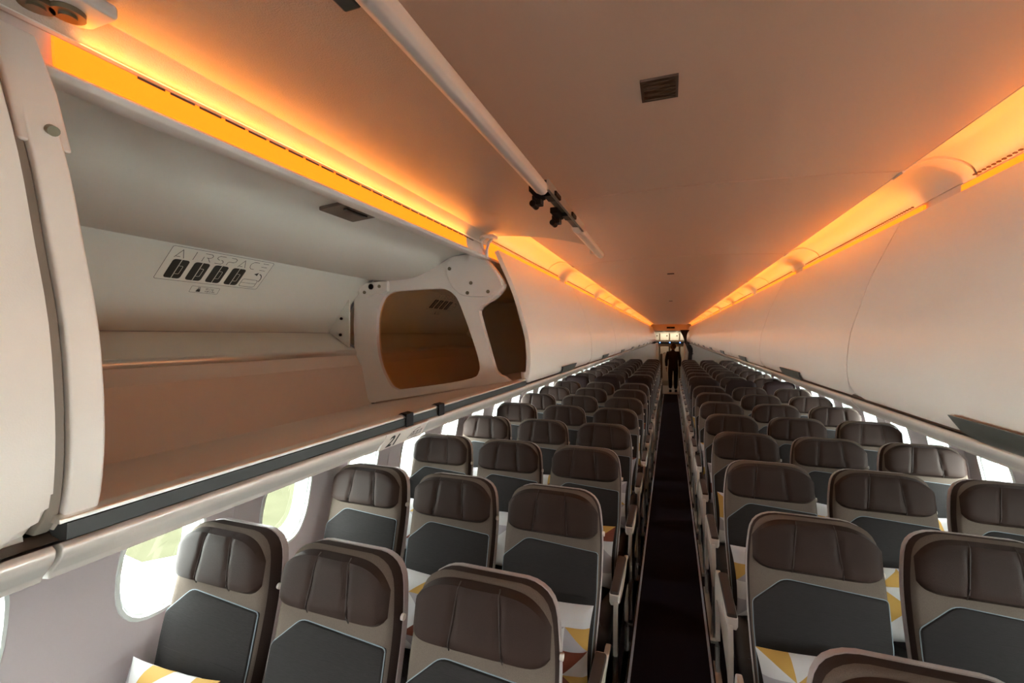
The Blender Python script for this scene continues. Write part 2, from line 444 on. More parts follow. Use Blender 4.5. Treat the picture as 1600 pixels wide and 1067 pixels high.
# simple closed carcass of a closed bin
def carcass(s, y0, y1, parent):
    P = [(0.66, 0.29), (0.70, 0.335), (1.2, 0.30), (1.40, 0.05), (1.28, -0.17), (0.60, -0.19), (0.54, -0.184)]
    bm = NB(); sweep(bm, [(s*x, z) for x, z in rel(P)], y0+0.004, y1-0.004)
    return obj('bin_body', bm, M['liner'], parent, smooth=False)
PLATE = [(1.297, 0.163), (1.299, 0.046), (1.295, -0.064), (1.281, -0.095), (1.262, -0.188), (1.228, -0.290), (0.575, -0.172), (0.600, -0.155), (0.634, -0.133), (0.667, -0.029), (0.701, 0.083), (0.699, 0.104), (0.69, 0.117), (0.645, 0.141), (0.615, 0.164), (0.597, 0.198), (0.622, 0.24), (0.645, 0.269), (0.667, 0.294), (0.69, 0.31), (0.736, 0.323), (0.799, 0.319), (0.831, 0.313), (0.896, 0.279), (0.963, 0.251), (1.031, 0.236), (1.119, 0.234), (1.211, 0.226), (1.276, 0.19)]
HOLE = [(1.075, -0.225), (1.11, -0.206), (1.155, -0.131), (1.176, -0.047), (1.18, 0.029), (1.174, 0.098), (1.146, 0.159), (1.106, 0.184), (1.04, 0.189), (0.888, 0.191), (0.847, 0.186), (0.815, 0.167), (0.791, 0.134), (0.752, 0.041), (0.721, -0.043), (0.703, -0.106), (0.705, -0.141), (0.736, -0.166), (0.896, -0.198)]
COV = [(0.835, 0.286), (0.837, 0.25), (0.829, 0.221), (0.811, 0.192), (0.775, 0.162), (0.736, 0.154), (0.66, 0.151), (0.63, 0.164), (0.608, 0.181), (0.604, 0.201), (0.637, 0.255), (0.675, 0.295), (0.713, 0.316), (0.791, 0.316), (0.819, 0.308)]
COV2 = [(1.271, 0.197), (1.224, 0.226), (1.115, 0.231), (1.115, 0.188), (1.146, 0.178), (1.192, 0.175), (1.229, 0.165), (1.248, 0.169)]
def annulus(bm, outer, inner, y0, y1, s=-1):
    """plate with a hole: edges matched and triangulated"""
    loops = []
    for y in (y0, y1):
        lo = [bm.verts.new((s*x, y, z+EZ)) for x, z in outer]; li = [bm.verts.new((s*x, y, z+EZ)) for x, z in inner]
        eo = [bm.edges.new((lo[i], lo[(i+1) % len(lo)])) for i in range(len(lo))]
        ei = [bm.edges.new((li[i], li[(i+1) % len(li)])) for i in range(len(li))]
        bmesh.ops.triangle_fill(bm, use_beauty=True, use_dissolve=False, edges=eo+ei, normal=(0, 1, 0))
        loops.append((lo, li))
    for q in (0, 1):
        A, B = loops[0][q], loops[1][q]; n = len(A)
        for i in range(n): bm.faces.new((A[i], A[(i+1) % n], B[(i+1) % n], B[i]))
def divider(parent, y, front=-1, screws=True, pane=True):
    hole = smoothp(HOLE+[HOLE[0]], 3)[:-1]
    outer = PLATE[:6]+smoothp(PLATE[6:], 2)
    bm = NB(); annulus(bm, outer, hole, y, y+0.028)
    d = obj('divider_frame', bm, M['plate'], parent, bevel=0.003)
    if pane:
        bm = NB(); v = [bm.verts.new((-x, y+0.018, z+EZ)) for x, z in hole]; bm.faces.new(v)
        obj('amber_pane', bm, M['amber'], parent, smooth=False)
    mp = lambda a, b, t: (-a, t, b+EZ)
    bm = NB(); prism(bm, smoothp(COV+[COV[0]], 2)[:-1], mp, y-0.016, y+0.002); c1 = obj('hinge_cover', bm, M['plate'], parent, bevel=0.003)
    # folded lip at the front of the cover
    bm = NB(); box(bm, (-0.622, y-0.012, EZ+0.165), (0.024, 0.016, 0.016)); 
    tube(bm, [(-0.598, y-0.012, EZ+0.190), (-0.606, y-0.014, EZ+0.176), (-0.622, y-0.014, EZ+0.163), (-0.640, y-0.012, EZ+0.156)], 0.007, 8)
    obj('cover_lip', bm, M['white'], c1)
    bm = NB(); prism(bm, COV2, mp, y-0.015, y+0.002); c2 = obj('bracket_cover', bm, M['plate'], parent, bevel=0.003)
    for (x, z), r, c in zip([(0.823, 0.266), (0.73, 0.206), (0.745, 0.168), (0.658, 0.17), (1.196, 0.209), (1.154, 0.209), (1.229, 0.186)], (7, 7, 7, 7, 12, 7, 7), (c1, c1, c1, c1, c2, c2, c2)):
        bm = NB(); cyl(bm, (-x, y-0.019, EZ+z), (-x, y-0.010, EZ+z), r/1000, 16)
        if r == 12: tube(bm, [(-x+0.010*math.cos(a*PI/8), y-0.019, EZ+z+0.010*math.sin(a*PI/8)) for a in range(16)], 0.0018, 5, True)
        obj('screw', bm, M['knob'] if r == 7 else M['black'], c, smooth=False)
    return d
def pivot_arms(parent, y):
    bm = NB()
    tube(bm, [(-0.655, y, EZ+0.300), (-0.652, y-0.012, EZ+0.325), (-0.640, y-0.02, EZ+0.350), (-0.622, y-0.028, EZ+0.362)], 0.006, 8)
    tube(bm, [(-0.664, y+0.02, EZ+0.306), (-0.668, y-0.015, EZ+0.335), (-0.660, y-0.045, EZ+0.352), (-0.640, y-0.055, EZ+0.362)], 0.005, 8)
    box(bm, (-0.630, y-0.042, EZ+0.364), (0.05, 0.05, 0.010))
    tube(bm, [(-0.606, y-0.055, EZ+0.362), (-0.640, y-0.070, EZ+0.362), (-0.668, y-0.06, EZ+0.356)], 0.006, 8)
    obj('pivot_arm', bm, M['white'], parent, bevel=0.001)

# --- sticker (flat print on the sloped ceiling liner)
F, G, E_ = Vector((1.213, 0.241)), Vector((1.300, 0.154)), Vector((1.345, 0.10))
def sticker(parent, ybase):
    """coordinates: u along y, v from the lower crease G (0) to upper crease F (L)"""
    L = (F-G).length; up = (F-G).normalized(); nrm = Vector((-up.y, up.x))  # into bin
    if nrm.y > 0: nrm = -nrm
    def P(u, v, h=0.0007):
        if v >= 0: q = G+up*v+nrm*(h+0.0002)
        else:
            d2 = (E_-G).normalized(); n2 = Vector((-d2.y, d2.x)); n2 = n2 if n2.y < 0 else -n2
            q = G+d2*(-v)+n2*(h+0.0008)
        return (-q.x, ybase+u, EZ+q.y)
    root_bm = NB(); W = 0.312
    H = L*0.965
    def flat(bm, poly, h): bm.faces.new([bm.verts.new(P(u, v, h)) for u, v in poly])
    def line(bm, pts, wd, h=0.0016, closed=False):
        n = len(pts)
        for i in range(n if closed else n-1):
            a, b = Vector(pts[i]), Vector(pts[(i+1) % n]); d = (b-a).normalized(); e = Vector((-d.y, d.x))*wd/2; d = d*wd/2*0.9
            flat(bm, [a-d-e, b+d-e, b+d+e, a-d+e], h)
    flat(root_bm, rounded([(0, 0.002), (W, 0.002), (W, H), (0, H)], 0.006), 0.0006)
    base = obj('bin_sticker', root_bm, M['decal'], parent, smooth=False)
    bm = NB(); line(bm, rounded([(0.001, 0.003), (W-0.001, 0.003), (W-0.001, H-0.001), (0.001, H-0.001)], 0.006), 0.0012, closed=True)
    # second little load label
    w0, w1, v0, v1 = 0.108, 0.192, -0.031, -0.009
    line(bm, rounded([(w0, v0), (w1, v0), (w1, v1), (w0, v1)], 0.003), 0.0009, closed=True)
    flat(bm, rounded([(w0+0.017, v0+0.003), (w0+0.030, v0+0.003), (w0+0.028, v0+0.013), (w0+0.019, v0+0.013)], 0.002), 0.0016)
    line(bm, [(w0+0.021, v0+0.0145), (w0+0.026, v0+0.0145), (w0+0.026, v0+0.018), (w0+0.021, v0+0.018)], 0.0015, closed=True)
    # stroke letters A I R S P A C E, open style
    ch = 0.027; vb = 0.082
    LET = {'A': [[(0, 0), (0.5, 1), (1, 0)], [(0.12, 0.12), (0.55, 0.12)]], 'I': [[(0.5, 0), (0.5, 1)]],
           'R': [[(0, 0), (0, 0.55)], [(0, 1), (0.75, 1), (0.95, 0.85), (0.95, 0.65), (0.75, 0.5), (0.35, 0.5)], [(0.55, 0.45), (0.95, 0)]],
           'S': [[(0.95, 1), (0.25, 1), (0.05, 0.85), (0.05, 0.65), (0.25, 0.52), (0.4, 0.5)], [(0.6, 0.5), (0.8, 0.46), (0.95, 0.3), (0.95, 0.15), (0.8, 0), (0.05, 0)]],
           'P': [[(0, 0), (0, 0.3), (0.1, 0.45), (0.7, 0.45), (0.95, 0.6), (0.95, 0.85), (0.75, 1), (0.2, 1)]],
           'C': [[(1, 1), (0.35, 1), (0.05, 0.75), (0.0, 0.5), (0.1, 0.2), (0.35, 0), (0.75, 0)]],
           'E': [[(0.1, 1), (0.9, 1)], [(0.1, 0.5), (0.9, 0.5)], [(0.1, 0), (0.9, 0)]]}
    for i, c in enumerate('AIRSPACE'):
        u0 = 0.018+i*0.0365
        for st in LET[c]: line(bm, [(u0+a*0.024, vb+b*ch) for a, b in st], 0.0015)
    # four bag icons standing on edge
    def bag(u0, lay=False):
        w_, h_ = 0.044, 0.066
        flat(bm, rounded([(u0, 0.010), (u0+w_*0.47, 0.010), (u0+w_*0.47, 0.010+h_), (u0, 0.010+h_)], [0.009, 0, 0, 0.009]), 0.0016)
        flat(bm, rounded([(u0+w_*0.52, 0.010), (u0+w_, 0.010), (u0+w_, 0.010+h_), (u0+w_*0.52, 0.010+h_)], [0, 0.009, 0.009, 0]), 0.0016)
    for i in range(4): bag(0.020+i*0.057)
    # arrow and lying bag outline
    line(bm, [(0.285+0.016*math.cos(a), 0.046+0.020*math.sin(a)) for a in [(-0.5+k*0.32) for k in range(7)]], 0.0028)
    flat(bm, [(0.268, 0.064), (0.282, 0.071), (0.281, 0.058)], 0.0017)
    line(bm, rounded([(0.243, 0.010), (0.296, 0.010), (0.296, 0.040), (0.243, 0.040)], 0.007), 0.0014, closed=True)
    line(bm, [(0.243, 0.025), (0.296, 0.025)], 0.0012)
    obj('print', bm, M['sheet'], base, smooth=False)
    bm = NB()
    for i in range(4):
        u0 = 0.020+i*0.057+0.0235
        line(bm, rounded([(u0, 0.027), (u0+0.010, 0.027), (u0+0.010, 0.055), (u0, 0.055)], [0, 0.003, 0.003, 0]), 0.0013, 0.0024)
    line(bm, rounded([(0.258, 0.0255), (0.258, 0.017), (0.276, 0.017), (0.276, 0.0255)], [0, 0.003, 0.003, 0]), 0.0013, 0.0024)
    obj('handle_marks', bm, M['decal'], base, smooth=False)
    for txt, vv in (('49.2 kg', -0.0185), ('108.5 lbs', -0.0272)):
        cu = bpy.data.curves.new('t', 'FONT'); cu.body = txt; cu.size = 0.0088; cu.resolution_u = 2
        tmp = bpy.data.objects.new('t', cu); me = bpy.data.meshes.new_from_object(tmp); bpy.data.objects.remove(tmp)
        bm = NB(); bm.from_mesh(me); bpy.data.meshes.remove(me)
        for v in bm.verts: v.co = Vector(P(w0+0.042+v.co.x, vv+v.co.y, 0.0018))
        obj('load_limit_text', bm, M['sheet'], base, smooth=False)

def open_door(parent):
    # the raised door: section from the hinge side (outboard) to the handle edge (inboard)
    y0, y1 = Y0-PITCHB+0.02, Y0-0.010
    lower = smoothp([(0.664, 0.3435), (0.660, 0.352), (0.652, 0.366), (0.640, 0.379)], 2)
    pan = smoothp([(0.640, 0.379), (0.60, 0.3785), (0.53, 0.3725), (0.437, 0.3605), (0.36, 0.344), (0.30, 0.328), (0.262, 0.314)], 3)
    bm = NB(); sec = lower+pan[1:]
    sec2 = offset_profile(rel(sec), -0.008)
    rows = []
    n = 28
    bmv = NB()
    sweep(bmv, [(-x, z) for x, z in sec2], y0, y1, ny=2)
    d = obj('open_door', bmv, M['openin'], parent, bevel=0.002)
    # handle rail along the free edge
    bm = NB()
    hp = [(0.268, 0.306), (0.262, 0.296), (0.252, 0.291), (0.244, 0.291), (0.238, 0.296), (0.236, 0.304), (0.238, 0.312), (0.25, 0.320), (0.268, 0.318)]
    sweep(bm, [(-x, z) for x, z in rel(hp)], y0, 0.88, ny=1)
    obj('handle_rail', bm, M['bin'], d, bevel=0.002)
    bm = NB(); sweep(bm, [(-x, z+0.002) for x, z in rel(hp)], 1.25, y1+0.12)
    tube(bm, [(-0.262, 1.53, EZ+0.300), (-0.266, 1.55, EZ+0.292), (-0.260, 1.575, EZ+0.292), (-0.252, 1.585, EZ+0.300)], 0.0025, 6)
    obj('handle_rail', bm, M['bin'], d, bevel=0.002)
    bm = NB(); sweep(bm, [(-x, z) for x, z in rel([(0.264, 0.312), (0.238, 0.309), (0.238, 0.322), (0.264, 0.322)])], 0.88, 1.25)
    obj('latch_recess', bm, M['flap'], d, smooth=False)
    bm = NB(); sweep(bm, [(-x, z) for x, z in rel([(0.238, 0.297), (0.2335, 0.299), (0.2335, 0.320), (0.238, 0.320)])], 0.87, 1.26)
    obj('latch_trim', bm, M['metal'], d, smooth=False)
    for k, yy in enumerate((0.93, 1.10)):
        bm = NB(); box(bm, (-0.266, yy-0.03, EZ+0.304), (0.018, 0.07, 0.014)); box(bm, (-0.274, yy, EZ+0.296), (0.020, 0.026, 0.020))
        cyl(bm, (-0.282, yy-0.016, EZ+0.288), (-0.282, yy+0.016, EZ+0.288), 0.0075, 12); box(bm, (-0.244, yy+0.01, EZ+0.306), (0.030, 0.045, 0.010))
        obj('latch_catch', bm, M['black'], d, bevel=0.002)
    bm = NB(); prism(bm, rounded([(0.278, 0.55), (0.278, 0.665), (0.262, 0.672), (0.262, 0.54)], 0.004), lambda a, b, t: (-a, b, EZ+t), 0.296, 0.304)
    bm2 = NB(); box(bm2, (-0.276, 0.285, EZ+0.306), (0.020, 0.10, 0.012)); bm.free()
    obj('door_bumper', bm2, M['flap'], d, bevel=0.003)
    # dashed vent slots along the hinge edge
    bm = NB(); y = 0.40
    while y < 1.44:
        box(bm, (-0.6655, y, EZ+0.3430), (0.0015, 0.034, 0.0030)); y += 0.041
    obj('vent_slots', bm, M['slat'], d, smooth=False)
    bm = NB(); sweep(bm, [(-x, z) for x, z in rel([(0.6645, 0.3445), (0.6570, 0.3450), (0.6570, 0.3465), (0.6640, 0.3470)])], y0, y1)
    obj('hinge_lip', bm, M['bin'], d, smooth=False)
    # lamp / nozzle plate at the near end of the raised door
    bm = NB(); prism(bm, rounded([(0.16, 0.652), (0.312, 0.652), (0.322, 0.640), (0.322, 0.59), (0.16, 0.59)], 0.006), lambda a, b, t: (-b, a, EZ+t), 0.358, 0.374)
    bp = obj('nozzle_plate', bm, M['plate'], d, bevel=0.004)
    for (x, yy) in ((0.624, 0.292), (0.638, 0.272), (0.622, 0.250)):
        bm = NB(); cyl(bm, (-x, yy, EZ+0.352), (-x, yy, EZ+0.360), 0.015, 20); cyl(bm, (-x, yy, EZ+0.349), (-x, yy, EZ+0.354), 0.008, 16)
        obj('nozzle', bm, M['knob'], bp)

def make_open_bin():
    y0, y1 = Y0-PITCHB, Y0
    t = empty('overhead_bin', (0, 0, 0), label='open overhead luggage bin on the left with its door raised, empty inside', cat='luggage bin', group='overhead luggage bins along both sides')
    liner(t, 0.258, y1+0.004)
    bm = NB(); P = [(0.6585, 0.304), (0.672, 0.290), (0.700, 0.300), (0.70, 0.304), (0.68, 0.299), (0.664, 0.308)]
    sweep(bm, [(-x, z) for x, z in rel([(0.6585, 0.3035), (0.664, 0.296), (0.678, 0.292), (0.704, 0.300), (0.704, 0.312), (0.664, 0.309)])], y0+0.03, y1+0.03)
    obj('upper_lip', bm, M['plate'], t, bevel=0.002)
    bm = NB(); sweep(bm, [(-x, z) for x, z in rel([(0.530, -0.1625), (0.520, -0.1610), (0.513, -0.1640), (0.5125, -0.1685), (0.530, -0.169)])], y0+0.03, y1+0.02)
    obj('shelf_lip', bm, M['metal'], t, bevel=0.001)
    bm = NB(); sweep(bm, [(-x, z) for x, z in rel([(0.512, -0.1690), (0.513, -0.184), (0.53, -0.188), (0.545, -0.175)])], y0+0.035, y1+0.01)
    obj('rubber_seal', bm, M['rubber'], t, smooth=False)
    # striker clips
    for y in (0.79, 0.925):
        bm = NB(); sweep(bm, [(-x, z) for x, z in rel([(0.522, -0.158), (0.508, -0.160), (0.508, -0.187), (0.511, -0.187), (0.511, -0.166), (0.530, -0.1625)])], y-0.013, y+0.013)
        obj('striker_clip', bm, M['black'], t, bevel=0.001)
    divider(t, y1+0.002)
    divider(t, 0.229, pane=True)
    pivot_arms(t, y1-0.03)
    # end post of the near divider, seen edge on
    bm = NB(); P = offset_profile([(x-0.006, z) for x, z in rel(DOOR[4:])], -0.0); Q = [(x+0.012, z) for x, z in rel(DOOR[3:])]
    sec = [(-x, z) for x, z in Q]+[(-x-0.05, z) for x, z in reversed(Q)]
    sweep(bm, sec, 0.2385, 0.265)
    obj('end_post', bm, M['bin'], t, bevel=0.003)
    bm = NB(); sec = [(-x-0.006, z) for x, z in Q]+[(-x-0.05, z) for x, z in reversed(Q)]
    sweep(bm, sec, 0.227, 0.238); obj('end_seal', bm, M['sealg'], t, bevel=0.002)
    bm = NB(); sec = offset_profile(rel([(0.640, 0.315), (0.604, 0.25), (0.578, 0.190)]), 0.0)
    q = rel([(0.645, 0.320), (0.606, 0.25), (0.580, 0.185)])
    sweep(bm, [(-x+0.008, z) for x, z in q]+[(-x-0.03, z) for x, z in reversed(q)], 0.232, 0.272)
    arm = obj('hinge_arm', bm, M['white'], t, bevel=0.003)
    bm = NB(); cyl(bm, (-0.576, 0.256, EZ+0.204), (-0.570, 0.256, EZ+0.201), 0.005, 16); obj('screw', bm, M['knob'], arm, smooth=False)
    # outboard gusset with two bolts
    bm = NB(); prism(bm, [(1.297, 0.16), (1.405, 0.018), (1.297, -0.05)], lambda a, b, q_: (-a, q_, EZ+b), y1-0.03, y1-0.022); g = obj('gusset', bm, M['liner'], t, smooth=False)
    for x, z in ((1.335, 0.075), (1.34, 0.005)):
        bm = NB(); cyl(bm, (-x, y1-0.036, EZ+z), (-x, y1-0.028, EZ+z), 0.006, 10); obj('bolt', bm, M['black'], g, smooth=False)
    # recessed bin lamp
    bm = NB(); prism(bm, rounded([(0.735, 0.86), (0.815, 0.86), (0.815, 0.985), (0.735, 0.985)], 0.006), lambda a, b, q_: (-a, b, EZ+q_+(0.775-a)*0.08), 0.3125, 0.322)
    lp = obj('bin_lamp', bm, M['lens'], t, bevel=0.002)
    bm = NB(); box(bm, (-0.752, 0.92, EZ+0.312), (0.012, 0.075, 0.003)); obj('lamp_slot', bm, M['black'], lp, smooth=False)
    sticker(t, 0.782)
    open_door(t)
    return t
make_open_bin()
for s in (-1, 1):
    sd = 'left' if s < 0 else 'right'
    for n in range(-2, NB_):
        if s < 0 and n == -1: continue
        y0 = Y0+PITCHB*n; y1 = y0+PITCHB
        if n == -2 and s < 0: y1 = 0.226
        if n == -2: lab = 'closed overhead luggage bin at the %s edge of view%s' % (sd, ' before the open bin' if s < 0 else '')
        elif n == -1: lab = 'large closed luggage bin nearest the camera on the right'
        else: lab = 'closed luggage bin on the %s side, %s beyond the %s' % (sd, ORD[n], 'open bin' if s < 0 else 'nearest one')
        if n == -2 and s > 0: lab = 'closed luggage bin on the right, behind the nearest fully visible one'
        t = empty('overhead_bin', (0, 0, 0), label=lab, cat='luggage bin', group='overhead luggage bins along both sides')
        if s < 0 and n == 0:
            liner(t, y0+0.032, y1-0.02); sticker(t, y0+0.60)
            bm = NB(); sweep(bm, [(-x, z) for x, z in rel([(0.664, 0.300), (0.704, 0.300), (0.704, 0.312), (0.664, 0.309)])], y0+0.03, y1)
            obj('upper_lip', bm, M['plate'], t)
            bm = NB(); prism(bm, [(1.41, 0.02), (1.2, 0.25), (0.66, 0.33), (0.60, 0.25), (0.51, -0.1), (0.54, -0.17), (1.2, -0.29)], lambda a, b, q_: (-a, q_, EZ+b), y1-0.02, y1-0.008)
            obj('end_wall', bm, M['liner'], t, smooth=False)
        elif s < 0 and n == -2: carcass(s, y0, y1-0.0, t)
        else: carcass(s, y0, y1, t)
        obj('door', door_mesh(s, y0, y1), M['bin'], t)
        latch(s, (y0+y1)/2, t)

# ---------------------------------------------------------------- service rails below the bins
for i, s in enumerate((-1, 1)):
    bm = NB()
    P = smoothp([(0.520, -0.187), (0.5145, -0.191), (0.5165, -0.200), (0.525, -0.209), (0.535, -0.2185)], 3)+[(0.537, -0.2235), (0.560, -0.227), (0.9, -0.265), (1.2, -0.315), (1.50, -0.33), (1.50, -0.322), (1.2, -0.306), (0.56, -0.200)]
    ys = [YB]+[0.235+PITCHB*k for k in range(0, 12)]+[14.1]
    ys = [y for y in ys if y <= 14.1]
    for a, b in zip(ys, ys[1:]): sweep(bm, [(s*x, z) for x, z in rel(P)], a+0.002, b-0.002)
    obj('trim_%d' % (5+i), bm, M['rail'], kind='structure', bevel=0.0015)
    bm = NB(); sweep(bm, [(s*x, z) for x, z in rel([(0.524, -0.1855), (0.55, -0.196), (0.58, -0.199), (0.545, -0.1815)])], YB, 16.6)
    obj('trim_%d' % (7+i), bm, M['lens'], kind='structure', smooth=False)
# row placard and end caps on the left rail
def curve_point(d):  # point on rail face by fraction 0..1, thin offset
    return (0.5145+(0.0205)*d, -0.191-0.0275*d)
def placard(s, y0, y1, num, lab):
    t = empty('row_placard', (0, 0, 0), label=lab, cat='sign')
    a, b = Vector((0.5135, -0.1885)), Vector((0.5345, -0.2215)); n = Vector((-(b-a).y, (b-a).x)).normalized()
    n = n if n.x < 0 else -n
    P = [a, a+n*0.004, b+n*0.004, b]
    bm = NB(); sweep(bm, [(s*p.x, p.y+EZ) for p in P], y0, y1); obj('plate', bm, M['white'], t, bevel=0.001)
    up = (a-b).normalized(); L = (b-a).length
    cu = bpy.data.curves.new('t', 'FONT'); cu.body = num; cu.size = 0.042; cu.resolution_u = 4; cu.shear = 0.12; cu.offset = 0.0012
    tmp = bpy.data.objects.new('t', cu); me = bpy.data.meshes.new_from_object(tmp); bpy.data.objects.remove(tmp)
    def Q(u, v, h=0.0046):
        p = b+up*v+n*h; return Vector((s*p.x, (y0+u if s < 0 else y1-u), EZ+p.y))
    bm = NB(); bm.from_mesh(me); bpy.data.meshes.remove(me)
    for v in bm.verts: v.co = Q(0.016+v.co.x*0.85, 0.006+v.co.y*0.9)
    obj('row_number', bm, M['sheet'], t, smooth=False)
    bm = NB()
    arcs = [[(0.090+0.046*k/8, 0.010+0.021*math.sin(min(1, k/5)*PI/2)) for k in range(7)]]
    for k in range(3):
        u = 0.098+k*0.015; arcs += [[(u, 0.012), (u+0.003, 0.022), (u+0.008, 0.023), (u+0.011, 0.014), (u+0.004, 0.012)], [(u+0.006, 0.013), (u+0.011, 0.024)]]
    arcs.append([(0.106, 0.007), (0.128, 0.0075)])
    for A in arcs:
        for p, q in zip(A, A[1:]):
            p, q = Vector(p), Vector(q); d = (q-p).normalized()*0.0006; e = Vector((-d.y, d.x))*1.3
            bm.faces.new([bm.verts.new(Q(*x)) for x in (p-d-e, q+d-e, q+d+e, p-d+e)])
    obj('seat_symbols', bm, M['sheet'], t, smooth=False)
placard(-1, 0.715, 0.868, '21', 'cream placard with black 21 on the rail under the open left bin')

# ---------------------------------------------------------------- seats
TILT = math.radians(14)
V0 = 0.394
def backmap(u, v, w):
    """u lateral, v up the back, w depth to the rear -> seat local (x, y, z)"""
    bend = 0.0 if v < 0.5 else 0.10*(v-0.5)**2
    y = v*math.sin(TILT)+w*math.cos(TILT)-bend; z = V0+v*math.cos(TILT)-w*math.sin(TILT)
    return (u, y, z)
def slab_rings(bm, rings, cap0=True, cap1=True):
    """rings: list of lists of coordinates, same count"""
    R = [[bm.verts.new(p) for p in r] for r in rings]; n = len(R[0])
    for A, B in zip(R, R[1:]):
        for j in range(n): bm.faces.new((A[j], A[(j+1) % n], B[(j+1) % n], B[j]))
    if cap0: bm.faces.new(R[0])
    if cap1: bm.faces.new(R[-1][::-1])
    return R
def inset(poly, d):
    n = len(poly); out = []
    for i in range(n):
        a, p, b = Vector(poly[i-1]), Vector(poly[i]), Vector(poly[(i+1) % n])
        e1 = (p-a).normalized(); e2 = (b-p).normalized()
        n1 = Vector((-e1.y, e1.x)); n2 = Vector((-e2.y, e2.x)); m_ = (n1+n2)
        if m_.length < 1e-6: m_ = n1
        m_.normalize(); out.append(tuple(p+m_*d/max(0.6, m_.dot(n1))))
    return out
BO = rounded([(-0.185, 0.0), (0.185, 0.0), (0.212, 0.40), (0.212, 0.62), (0.186, 0.782), (-0.186, 0.782), (-0.212, 0.62), (-0.212, 0.40)], [0.02, 0.02, 0.1, 0.08, 0.10, 0.10, 0.08, 0.1], 6)
# slight crown on the top edge
BO = [(u, v+(0.006*(1-(u/0.15)**2) if v > 0.77 and abs(u) < 0.15 else 0)) for u, v in BO]
def m_backrest():
    bm = NB(); rings = []
    for d, w_ in ((0.030, -0.002), (0.014, 0.000), (0.005, 0.006), (0.0, 0.018), (0.0, 0.070)):
        rings.append([backmap(u, v, w_) for u, v in inset(BO, d)])
    slab_rings(bm, rings); return bm
def m_shell():
    bm = NB(); rings = []
    o = inset(BO, -0.003)
    for d, w_ in ((0.012, 0.064), (0.0, 0.068), (0.0, 0.092), (0.02, 0.108)):
        rings.append([backmap(u, v, w_) for u, v in inset(o, d)])
    slab_rings(bm, rings); return bm
PO = rounded([(-0.186, 0.02), (0.186, 0.02), (0.2065, 0.40), (0.2065, 0.548), (-0.105, 0.566), (-0.2065, 0.478), (-0.2065, 0.40)], [0.01, 0.01, 0.0, 0.012, 0.025, 0.012, 0], 4)
def m_panel():
    bm = NB(); rings = []
    for d, w_ in ((0.009, -0.013), (0.004, -0.011), (0.0, -0.004), (0.0, 0.004)):
        rings.append([backmap(u, v, w_) for u, v in inset(PO, d)])
    slab_rings(bm, rings); return bm
def m_piping():
    bm = NB(); p = [q for q in PO if q[1] > 0.05]
    i0 = min(range(len(p)), key=lambda i: -p[i][0]*10+p[i][1]); 
    tube(bm, [backmap(u*1.0, v, -0.004) for u, v in [(0.188, 0.05)]+[q for q in p]+[(-0.188, 0.05)]], 0.0021, 5); return bm
def m_folds():
    bm = NB()
    for v, a in ((0.375, 0.012), (0.20, 0.02)):
        tube(bm, [backmap(u, v-a*(u/0.2)+0.01*math.sin(u*9), -0.0125) for u in [(-0.17+0.34*k/10) for k in range(11)]], 0.0012, 4)
    return bm
HV0, HV1 = 0.590, 0.774
def hmap(s_, t, puff):
    tt = (t+1)/2
    top_ = HV1-0.072*abs(s_)**4.5; bot = HV0+0.036*abs(s_)**9
    return backmap(s_*0.201, bot+(top_-bot)*tt, -0.003-puff)
def m_headrest():
    bm = NB(); NS, NT = 36, 14; G_ = []
    for j in range(NT+1):
        row = []
        for i in range(NS+1):
            s_ = -1+2*i/NS; t = -1+2*j/NT
            e = (1-abs(s_)**12)**0.5*(1-abs(t)**8)**0.5
            sx = 0.30-0.07*(-t)   # seam lean
            g_ = sum(math.exp(-((s_-c*(0.34-0.05*t))/0.035)**2) for c in (-1, 1))
            puff = 0.030*e-0.010*g_*e+0.005*e*math.cos(s_*1.3)
            row.append(bm.verts.new(hmap(s_, t, puff)))
        G_.append(row)
    for j in range(NT):
        for i in range(NS): bm.faces.new((G_[j][i], G_[j][i+1], G_[j+1][i+1], G_[j+1][i]))
    return bm
def m_hseams(c):
    bm = NB()
    tube(bm, [hmap(c*(0.34-0.05*t), t, 0.0300*(1-abs(t)**8)**0.5) for t in [(-0.97+1.94*k/10) for k in range(11)]], 0.0022, 4)
    return bm
def m_flap():   # dark padded cover without seams (exit row)
    bm = NB(); NS, NT = 16, 10; G_ = []
    for j in range(NT+1):
        row = []
        for i in range(NS+1):
            s_ = -1+2*i/NS; t = -1+2*j/NT
            e = (1-abs(s_)**8)**0.4*(1-abs(t)**8)**0.4
            u, v = s_*0.205*(1-0.05*max(0, t)), 0.47+0.33*(t+1)/2-0.05*abs(s_)**5*max(0, t)**2
            row.append(bm.verts.new(backmap(u, v, -0.002-0.022*e)))
        G_.append(row)
    for j in range(NT):
        for i in range(NS): bm.faces.new((G_[j][i], G_[j][i+1], G_[j+1][i+1], G_[j+1][i]))
    return bm
def m_cushion():
    bm = NB(); rings = []
    o = rounded([(-0.215, -0.425), (0.215, -0.425), (0.215, 0.03), (-0.215, 0.03)], [0.05, 0.05, 0.02, 0.02], 4)
    for d, z in ((0.01, 0.345), (0.0, 0.36), (0.0, 0.435), (0.008, 0.450), (0.030, 0.460), (0.10, 0.464)):
        rings.append([(u, v, z) for u, v in inset(o, d)])
    slab_rings(bm, rings); return bm
def m_base():
    bm = NB()
    box(bm, (0, -0.08, 0.33), (0.42, 0.035, 0.035)); box(bm, (0, -0.36, 0.33), (0.42, 0.035, 0.035))
    return bm
def m_leg():
    bm = NB(); tube(bm, [(0, -0.36, 0.33), (0, -0.30, 0.02)], 0.014, 8); tube(bm, [(0, -0.08, 0.33), (0, 0.02, 0.02)], 0.014, 8)
    box(bm, (0, -0.14, 0.012), (0.03, 0.40, 0.02)); return bm
